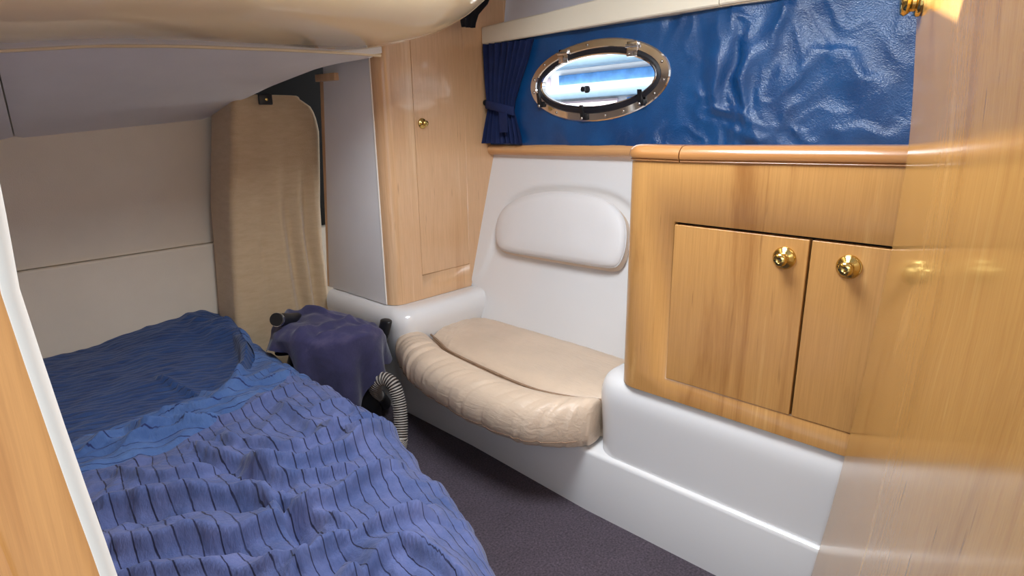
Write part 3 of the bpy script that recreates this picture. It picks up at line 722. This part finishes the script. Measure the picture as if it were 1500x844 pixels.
# ================================================================== BUNK, DUVET
xe_t = [(0.30, 0.42), (0.50, 0.555), (0.60, 0.615), (0.69, 0.655), (0.80, 0.705), (0.90, 0.742), (1.08, 0.788), (1.30, 0.820), (1.50, 0.828), (1.70, 0.826), (1.86, 0.85), (2.0, 0.852), (2.15, 0.850), (2.30, 0.868), (2.46, 0.905)]
def xe(y): return interp(y, xe_t)+0.010*nz(y*9, 3.1)+0.005*nz(y*23, 7.1)-0.022*sm(1.35, 1.0, y)
bk = empty('bunk', (0.3, 1.4, 0)); tag(bk, 'low white bunk base under the blue duvet', 'bed')
pl = [(-0.59, 0.93), (0.2, 0.60), (0.46, 0.60), (0.56, 0.80), (0.70, 1.3), (0.72, 2.0), (0.74, 2.445), (-0.59, 2.445)]
prism('base', pl, 2, 0.0, 0.19, 'bunk', bk, 0.006)
pm = [(x-0.004, y) for x, y in pl]
prism('bunk_mattress', [(-0.585, 0.96), (0.2, 0.63), (0.46, 0.63), (0.56, 0.82), (0.695, 1.3), (0.715, 2.0), (0.735, 2.44), (-0.585, 2.44)], 2, 0.19, 0.270, 'mattress', bk, 0.02)

def P2(px, py, z=0.37):
    p = on(px, py, 2, z); return Vector((p.x, p.y, 0))
# folds traced from their run across the cloth: (pixel polyline, height, width)
folds = [([(157, 755), (260, 742), (345, 735), (402, 742)], -0.016, 0.022), ([(160, 735), (260, 722), (350, 716), (410, 728)], 0.018, 0.028),
         ([(175, 800), (260, 785), (343, 775), (440, 745), (560, 695)], 0.020, 0.030), ([(175, 822), (270, 806), (350, 797), (430, 812)], -0.014, 0.022),
         ([(290, 652), (350, 672), (420, 700), (500, 690)], 0.014, 0.022), ([(288, 668), (345, 690), (410, 716)], -0.013, 0.018),
         ([(380, 690), (440, 680), (510, 655), (560, 625)], 0.020, 0.024), ([(330, 640), (420, 655), (480, 640), (540, 620)], 0.013, 0.024),
         ([(410, 735), (440, 770), (470, 790), (520, 778), (600, 748)], -0.018, 0.018), ([(440, 830), (480, 800), (540, 775), (610, 765)], 0.020, 0.024),
         ([(520, 840), (580, 800), (620, 810), (660, 850)], 0.018, 0.026), ([(470, 850), (500, 815), (530, 830), (560, 850)], -0.012, 0.016),
         ([(400, 745), (450, 745), (500, 760)], 0.012, 0.016), ([(180, 690), (240, 700), (300, 690)], 0.012, 0.024), ([(150, 850), (260, 835), (400, 830)], 0.014, 0.022),
         ([(420, 600), (470, 630), (520, 640)], 0.010, 0.02), ([(230, 630), (290, 615), (360, 600), (430, 570)], 0.010, 0.018),
         ([(200, 640), (240, 620), (270, 618)], 0.012, 0.014), ([(130, 655), (180, 632), (215, 628)], 0.012, 0.014), ([(250, 600), (300, 590), (350, 570), (390, 545)], 0.010, 0.016),
         ([(352, 545), (362, 515), (352, 490), (330, 472)], 0.020, 0.026), ([(340, 540), (349, 515), (340, 495)], -0.010, 0.016),
         ([(230, 545), (270, 560), (300, 572)], 0.008, 0.012), ([(330, 575), (380, 560), (430, 548)], 0.008, 0.014), ([(470, 600), (500, 590), (540, 610)], 0.010, 0.020)]
folds = [([P2(*p) for p in pts], a, w) for pts, a, w in folds]
folds = [(catmull(pts, 3), a, w, min(p.x for p in pts)-3*w, max(p.x for p in pts)+3*w, min(p.y for p in pts)-3*w, max(p.y for p in pts)+3*w) for pts, a, w in folds]
def hbed(x, y):
    qx, qy = x+0.05*nz(x*6, y*6, 3.0), y+0.05*nz(x*6, y*6, 8.0)
    h = 0.352 + 0.030*sm(0.40, 0.75, x)*sm(2.1, 2.45, y) + 0.006*sm(2.0, 2.4, y)
    h += 0.010*nz(x*4.2, y*4.2, 0.4)*1.2 + 0.006*nz(x*10, y*9, 5.5)
    back = sm(1.66, 1.78, y)*(1-sm(0.74, 0.80, x))
    h += 0.006*nz(x*13+y*6, y*20, 2.5)*(1-0.5*back)+0.0040*nz(x*30, y*38, 7.5)
    h += (0.011*(1-abs(nz(qx*6+qy*2, qy*9-qx*5, 6.1))*2.2)+0.005*(1-abs(nz(qx*13-qy*6, qy*17+qx*6, 2.1))*2.2)-0.006)*(1-0.75*back)+0.006*(1-abs(nz(qx*22, qy*30, 4.1))*2)*math.exp(-((y-1.62)/0.10)**2)
    h += 0.014*(1-back)*sm(0.5, 0.7, x)*(1-sm(1.5, 2.0, y))*0.6
    h -= 0.012*back
    q = Vector((x+0.010*nz(x*12, y*12, 1), y+0.012*nz(x*12, y*12, 9), 0))
    for pts, a, w, x0, x1, y0, y1 in folds:
        if not (x0 < x < x1 and y0 < y < y1): continue
        best = 9; sg = 1
        for p, r in zip(pts, pts[1:]):
            d = r-p; e = q-p; t = max(0, min(1, e.dot(d)/d.length_squared)); l = (e-d*t).length
            if l < best: best = l; sg = d.x*e.y-d.y*e.x
        ww = w*(0.36 if sg < 0 else 1.5)
        h += 2.1*a*(0.5*math.exp(-best/ww)+0.5*math.exp(-(best/ww)**2))
    return h
def yhem1(x): return interp(x, [(-0.6, 1.40), (0.25, 1.50), (0.36, 1.49), (0.55, 1.535), (0.71, 1.60), (0.80, 1.63), (1.0, 1.66)])+0.008*nz(x*14, 2.2)
def yhem2(x): return interp(x, [(-0.6, 1.60), (0.25, 1.665), (0.39, 1.70), (0.57, 1.725), (0.68, 1.775), (0.74, 1.87), (0.775, 1.98), (0.80, 2.12), (0.82, 2.47), (0.9, 2.6)])+0.010*nz(x*18, 5.2)
dv = empty('duvet', (0.3, 1.4, 0.35)); tag(dv, 'rumpled blue duvet with dark stitched stripes spread over the bunk', 'duvet')
xmin = -0.58
def ycut(x):   # near end of the cloth, by the doorway
    return interp(x, [(-0.6, 0.98), (0.1, 0.68), (0.2, 0.60), (0.42, 0.50), (0.9, 0.45)])
def duvet_part(name, mat, fy0, fy1, nx, nyy, lift, uvf, edgeroll):
    rows = []; uv = []
    ss = [i/nx for i in range(nx+1)]
    drop = [(0.010, 0.004), (0.020, 0.014), (0.030, 0.034), (0.036, 0.065), (0.038, 0.11), (0.036, 0.17), (0.036, 0.24)]
    for j in range(nyy+1):
        v = j/nyy; r = []
        for s in ss:
            # the row bends with the hem: solve y for this column
            x = xmin; 
            xg = xmin+(0.80-xmin)*s
            y = fy0(xg)+(fy1(xg)-fy0(xg))*v
            x = xmin+(xe(y)-xmin)*s
            e = xe(y)-x
            z = hbed(x, y)-0.020*(1-sm(0, 0.045, e))+lift*(1-0)
            if edgeroll: z -= 0.010*(1-sm(0, 0.03, v*(fy1(xg)-fy0(xg))))
            r.append(Vector((x, y, z))); uv.append(uvf(x, y))
        y = r[-1].y; zl = r[-1].z; x = r[-1].x
        for dx, dz in drop:
            w = 0.012*nz(y*11, dz*3, 3.3)*min(1, dz/0.08)
            r.append(Vector((x+dx+w, y, max(0.02, zl-dz)))); uv.append(uvf(x+dx+dz*0.9, y))
        rows.append(r)
    V, Fs = grid(rows); o = obj(name, V, Fs, mat, dv, 180, uv); return o
uf = lambda x, y: (x-(0.12+0.80*sm(0.40, 0.80, x))*(interp(max(0.6, y), xe_t)-0.83)-0.05*(y-1.2)+0.020*nz(x*4, y*4, 1.7), y)
ub = lambda x, y: (y+0.30*x+0.05*nz(x*3, y*3, 4.4), x)
uh = lambda x, y: (y+0.28*x+0.05*nz(x*5, y*5, 2.4), x)
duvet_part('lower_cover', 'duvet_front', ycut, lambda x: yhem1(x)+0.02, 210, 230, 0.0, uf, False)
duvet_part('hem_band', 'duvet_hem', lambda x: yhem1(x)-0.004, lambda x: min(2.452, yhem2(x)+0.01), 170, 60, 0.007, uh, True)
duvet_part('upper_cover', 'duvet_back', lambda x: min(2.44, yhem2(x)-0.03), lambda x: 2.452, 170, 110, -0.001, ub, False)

# ================================================================== STANDING MATTRESS
mt_pts = []
def mring(z):
    t = (z-0.0)/1.19
    yf = 2.282-0.040*t; yb = 2.448
    xl = interp(z, [(0, 0.895), (0.36, 0.902), (0.80, 0.930), (1.16, 0.985), (1.2, 0.99)])
    xrr = interp(z, [(0, 1.296), (0.36, 1.300), (0.6, 1.296), (0.77, 1.298), (0.95, 1.312), (1.06, 1.318), (1.12, 1.306), (1.15, 1.288), (1.175, 1.25), (1.185, 1.22)])
    yb = min(yb, 2.452)
    r = 0.022
    pts = []
    def corner(cx, cy, a0, rr=r):
        for k in range(5):
            a = math.radians(a0+k*22.5); pts.append((cx+rr*math.cos(a), cy+rr*math.sin(a)))
    def line(x0, y0, x1, y1, n):
        for k in range(1, n): pts.append((x0+(x1-x0)*k/n, y0+(y1-y0)*k/n))
    corner(xl+r, yf+r, 180); line(xl+r, yf, xrr-r, yf, 90); corner(xrr-r, yf+r, 270)
    line(xrr, yf+r, xrr, yb-r, 5); corner(xrr-r, yb-r, 0); line(xrr-r, yb, xl+r, yb, 10); corner(xl+r, yb-r, 90); line(xl, yb-r, xl, yf+r, 6)
    out = []
    for x, y in pts:
        f = sm(yf+0.06, yf-0.001, y)
        u = (x-xl)/(xrr-xl)
        k = 0.75-z
        fold = 0.010*math.exp(-((u-0.50-0.20*k)/0.05)**2)-0.020*math.exp(-((u-0.60-0.20*k)/0.055)**2)+0.016*math.exp(-((u-0.71-0.14*k)/0.05)**2)-0.020*math.exp(-((u-0.80-0.12*k)/0.05)**2)+0.014*math.exp(-((u-0.90-0.08*k)/0.05)**2)-0.008*math.exp(-((u-0.30-0.1*k)/0.05)**2)
        fold *= 1.1*(1-sm(0.55, 1.0, z))
        fold += 0.006*nz(x*6, z*4, 1.1)+0.003*nz(x*16, z*9, 4.0)
        out.append(Vector((x, y-f*fold, z)))
    return out
zsM = [0.0, 0.01]+[0.03+1.10*i/44 for i in range(45)]+[1.14, 1.150, 1.158, 1.165, 1.171, 1.176]
rings = [mring(z) for z in zsM]
def shrink(r, s, z):
    c = sum(r, Vector())/len(r); return [Vector((c.x+(p.x-c.x)*s, c.y+(p.y-c.y)*s, z+0.004*nz(p.x*9, p.y*9, 2))) for p in r]
L = rings[-1]
rings += [shrink(L, 0.985, 1.181), shrink(L, 0.955, 1.186), shrink(L, 0.9, 1.189), shrink(L, 0.5, 1.190), shrink(L, 0.02, 1.190)]
mo = loft('spare_mattress', rings, 'mattress', None, True, 70); tag(mo, 'beige fabric covered mattress standing on end against the wall', 'mattress')
tp = on(387, 146, 1, 2.205)
bt = box('strap_tab', (tp.x-0.026, 2.188, tp.z-0.018), (tp.x+0.024, 2.202, tp.z+0.020), 'black', mo, 0.004); tag(bt, 'small black strap tab')
lathe('snap_stud', [(0.006, 0), (0.005, 0.002), (0, 0.003)], (tp.x, 2.188, tp.z), (0, -1, 0), 'brass', mo, 12)

# ================================================================== VACUUM CLEANER under a cover
vc = empty('vacuum_cleaner', (1.07, 1.86, 0)); tag(vc, 'black drum vacuum cleaner with grey ribbed hose under a navy cloth', 'vacuum cleaner')
VX, VY = 1.062, 1.865
lathe('drum', [(0.05, 0.012), (0.140, 0.014), (0.150, 0.03), (0.155, 0.10), (0.158, 0.22), (0.162, 0.23), (0.162, 0.25), (0.155, 0.26)], (VX, VY, 0), (0, 0, 1), 'black', vc, 36)
lathe('motor_head', [(0.158, 0.255), (0.160, 0.28), (0.150, 0.31), (0.125, 0.345), (0.09, 0.365), (0.0, 0.372)], (VX, VY, 0), (0, 0, 1), 'black', vc, 36)
for a in (40, 140, 220, 320):
    x, y = VX+0.12*math.cos(math.radians(a)), VY+0.12*math.sin(math.radians(a))
    lathe('castor', [(0.004, 0), (0.017, 0.001), (0.020, 0.006), (0.017, 0.012), (0.010, 0.014), (0.010, 0.03)], (x, y, 0.0), (0, 0, 1), 'black', vc, 14)
hpth = catmull([on(553, 530, 1, 1.80), on(556, 505, 1, 1.78), on(562, 486, 1, 1.765), on(565, 474, 1, 1.76), on(566, 468, 1, 1.76)], 6)
loft('handle', [[p+Vector((math.cos(a)*0.017, math.sin(a)*0.028, 0))*(1 if i < len(hpth)-3 else (0.95, 0.8, 0.45)[i-len(hpth)+3]) for a in [2*PI*k/16 for k in range(16)]] for i, p in enumerate(hpth)], 'black', vc, True, 60)
tube('wand_end', [(0.99, 1.95, 0.425), (0.93, 1.90, 0.447), (0.868, 1.860, 0.472), (0.862, 1.855, 0.475)], 0.022, 'black', vc, 16)
tube('wand_rim', [(0.872, 1.863, 0.470), (0.866, 1.858, 0.473)], 0.0235, 'chrome', vc, 18, True)
# ribbed hose
hpts = catmull([on(560, 588, 1, 1.80), on(551, 577, 1, 1.745), on(549, 566, 1, 1.705), on(556, 557, 1, 1.675), on(566, 556, 1, 1.65), on(577, 566, 1, 1.62), on(584, 588, 1, 1.60), on(587, 614, 1, 1.582), on(587, 640, 1, 1.565), on(586, 652, 2, 0.030), on(574, 676, 2, 0.026), on(552, 700, 2, 0.026), on(520, 715, 2, 0.026)], 28)
L = 0; acc = [0]
for p, q in zip(hpts, hpts[1:]): L += (q-p).length; acc.append(L)
pts = []; rad = []
nr = int(L/0.0085)*6
k = 0
for i in range(nr+1):
    s = L*i/nr
    while k < len(acc)-2 and acc[k+1] < s: k += 1
    t = (s-acc[k])/max(1e-9, acc[k+1]-acc[k]); pts.append(hpts[k].lerp(hpts[k+1], t)); rad.append((0.0245, 0.0245, 0.0235, 0.0205, 0.0200, 0.0215)[i % 6])
ho = tube('hose', pts, 0.02, 'hose', vc, 18, True, rad, 180)
ho.data.materials.append(M['hosegap'])
for p in ho.data.polygons:
    i = p.index//18
    if i % 6 in (2, 3, 4): p.material_index = 1
tube('hose_cuff', [on(562, 591, 1, 1.82), on(553, 580, 1, 1.755)], 0.028, 'black', vc, 16)

# navy cover
def cover():
    ntheta, nr_ = 150, 46; rows = []
    # outline: angle (deg, from +x towards +y) -> reach, hang
    reach = [(-180, 0.205), (-150, 0.205), (-120, 0.185), (-95, 0.180), (-70, 0.190), (-45, 0.195), (-20, 0.178), (10, 0.165), (60, 0.17), (110, 0.18), (150, 0.19), (180, 0.205)]
    hang = [(-180, 0.03), (-165, 0.04), (-150, 0.09), (-132, 0.19), (-112, 0.21), (-98, 0.25), (-80, 0.17), (-60, 0.12), (-35, 0.10), (0, 0.07), (60, 0.16), (130, 0.10), (160, 0.04), (180, 0.03)]
    for i in range(nr_+1):
        q = i/nr_; r = []
        for j in range(ntheta):
            th = 2*PI*j/ntheta-PI; dg = math.degrees(th); R = interp(dg, reach); H = interp(dg, hang)
            a = min(1, q/0.62); rr = R*(math.sin(a*PI/2)**0.9)
            drop = 0.055*(1-math.cos(a*PI/2))
            if q > 0.62:
                t = (q-0.62)/0.38; drop += H*t; rr += 0.004*t+0.018*t*math.sin(th*9+2*nz(th*2, 0, 2))
            x = VX-0.005+rr*math.cos(th); y = VY+rr*math.sin(th)
            # higher towards the wall side, with soft folds
            z = 0.432-drop+0.030*sm(0.1, -0.25, x-VX)*(1-q*0.5)-0.045*sm(-0.02, 0.18, x-VX)*(1-0.4*q)
            z += 0.016*nz(x*11, y*11, 1.2)+0.010*nz(x*22, y*20, 3.3)+0.012*max(0, 1-abs(nz(x*9+y*4, y*9, 7.7))*3)*(1-0.5*q)
            # raised folds across the top
            for (xa, ya, xb, yb, am, w) in ((0.88, 1.78, 1.20, 1.80, 0.012, 0.012), (0.95, 1.74, 1.17, 1.71, 0.012, 0.011), (1.02, 1.95, 1.13, 1.73, 0.010, 0.012), (0.97, 1.99, 0.92, 1.90, 0.02, 0.02)):
                d = Vector((xb-xa, yb-ya)); w0 = Vector((x-xa, y-ya)); tt = max(0, min(1, w0.dot(d)/d.length_squared)); e = (w0-d*tt).length
                z += am*math.exp(-(e/w)**2)*(1-sm(0.6, 0.8, q))
            r.append(Vector((x, y, z)))
        rows.append(r)
    V, Fs = grid(rows, closed_u=True)
    return obj('dust_cover', V, Fs, 'cover', None, 180)
o = cover(); tag(o, 'crumpled navy cotton cover draped over the vacuum cleaner', 'cloth')

# ================================================================== OUTSIDE the port: the boat alongside
nb = empty('moored_boat', (3.0, 2.0, -0.4)); tag(nb, 'white boat with blue grey stripes moored outside the oval port', 'boat')
box('hull', (2.9, -1.0, -0.4), (3.6, 6.5, 1.26), 'hull_white', nb, 0.02)
box('rubbing_strake', (2.86, -1.0, 1.20), (2.92, 6.5, 1.248), 'hull_grey', nb, 0.008)
box('cabin_side', (3.02, -0.5, 1.26), (3.5, 6.0, 1.62), 'hull_white', nb, 0.02)
box('toe_rail', (2.90, -1.0, 1.375), (3.03, 6.5, 1.425), 'hull_grey', nb, 0.008)
for y0, y1, z0, z1, mt in ((0.4, 2.35, 1.29, 1.345, 'hull_blue'), (2.42, 2.72, 1.285, 1.335, 'hull_pink'), (2.85, 3.5, 1.30, 1.34, 'hull_blue')):
    box('cabin_window', (3.005, y0, z0), (3.03, y1, z1), mt, nb, 0.004)
for y0, y1, z0, z1, mt in ((0.3, 1.80, 1.135, 1.19, 'hull_blue'), (1.86, 2.25, 1.13, 1.19, 'hull_pink'), (2.9, 3.6, 1.13, 1.19, 'hull_blue')):
    box('hull_stripe', (2.885, y0, z0), (2.905, y1, z1), mt, nb, 0.002)
nb.rotation_euler = (math.radians(-1.6), 0, 0)
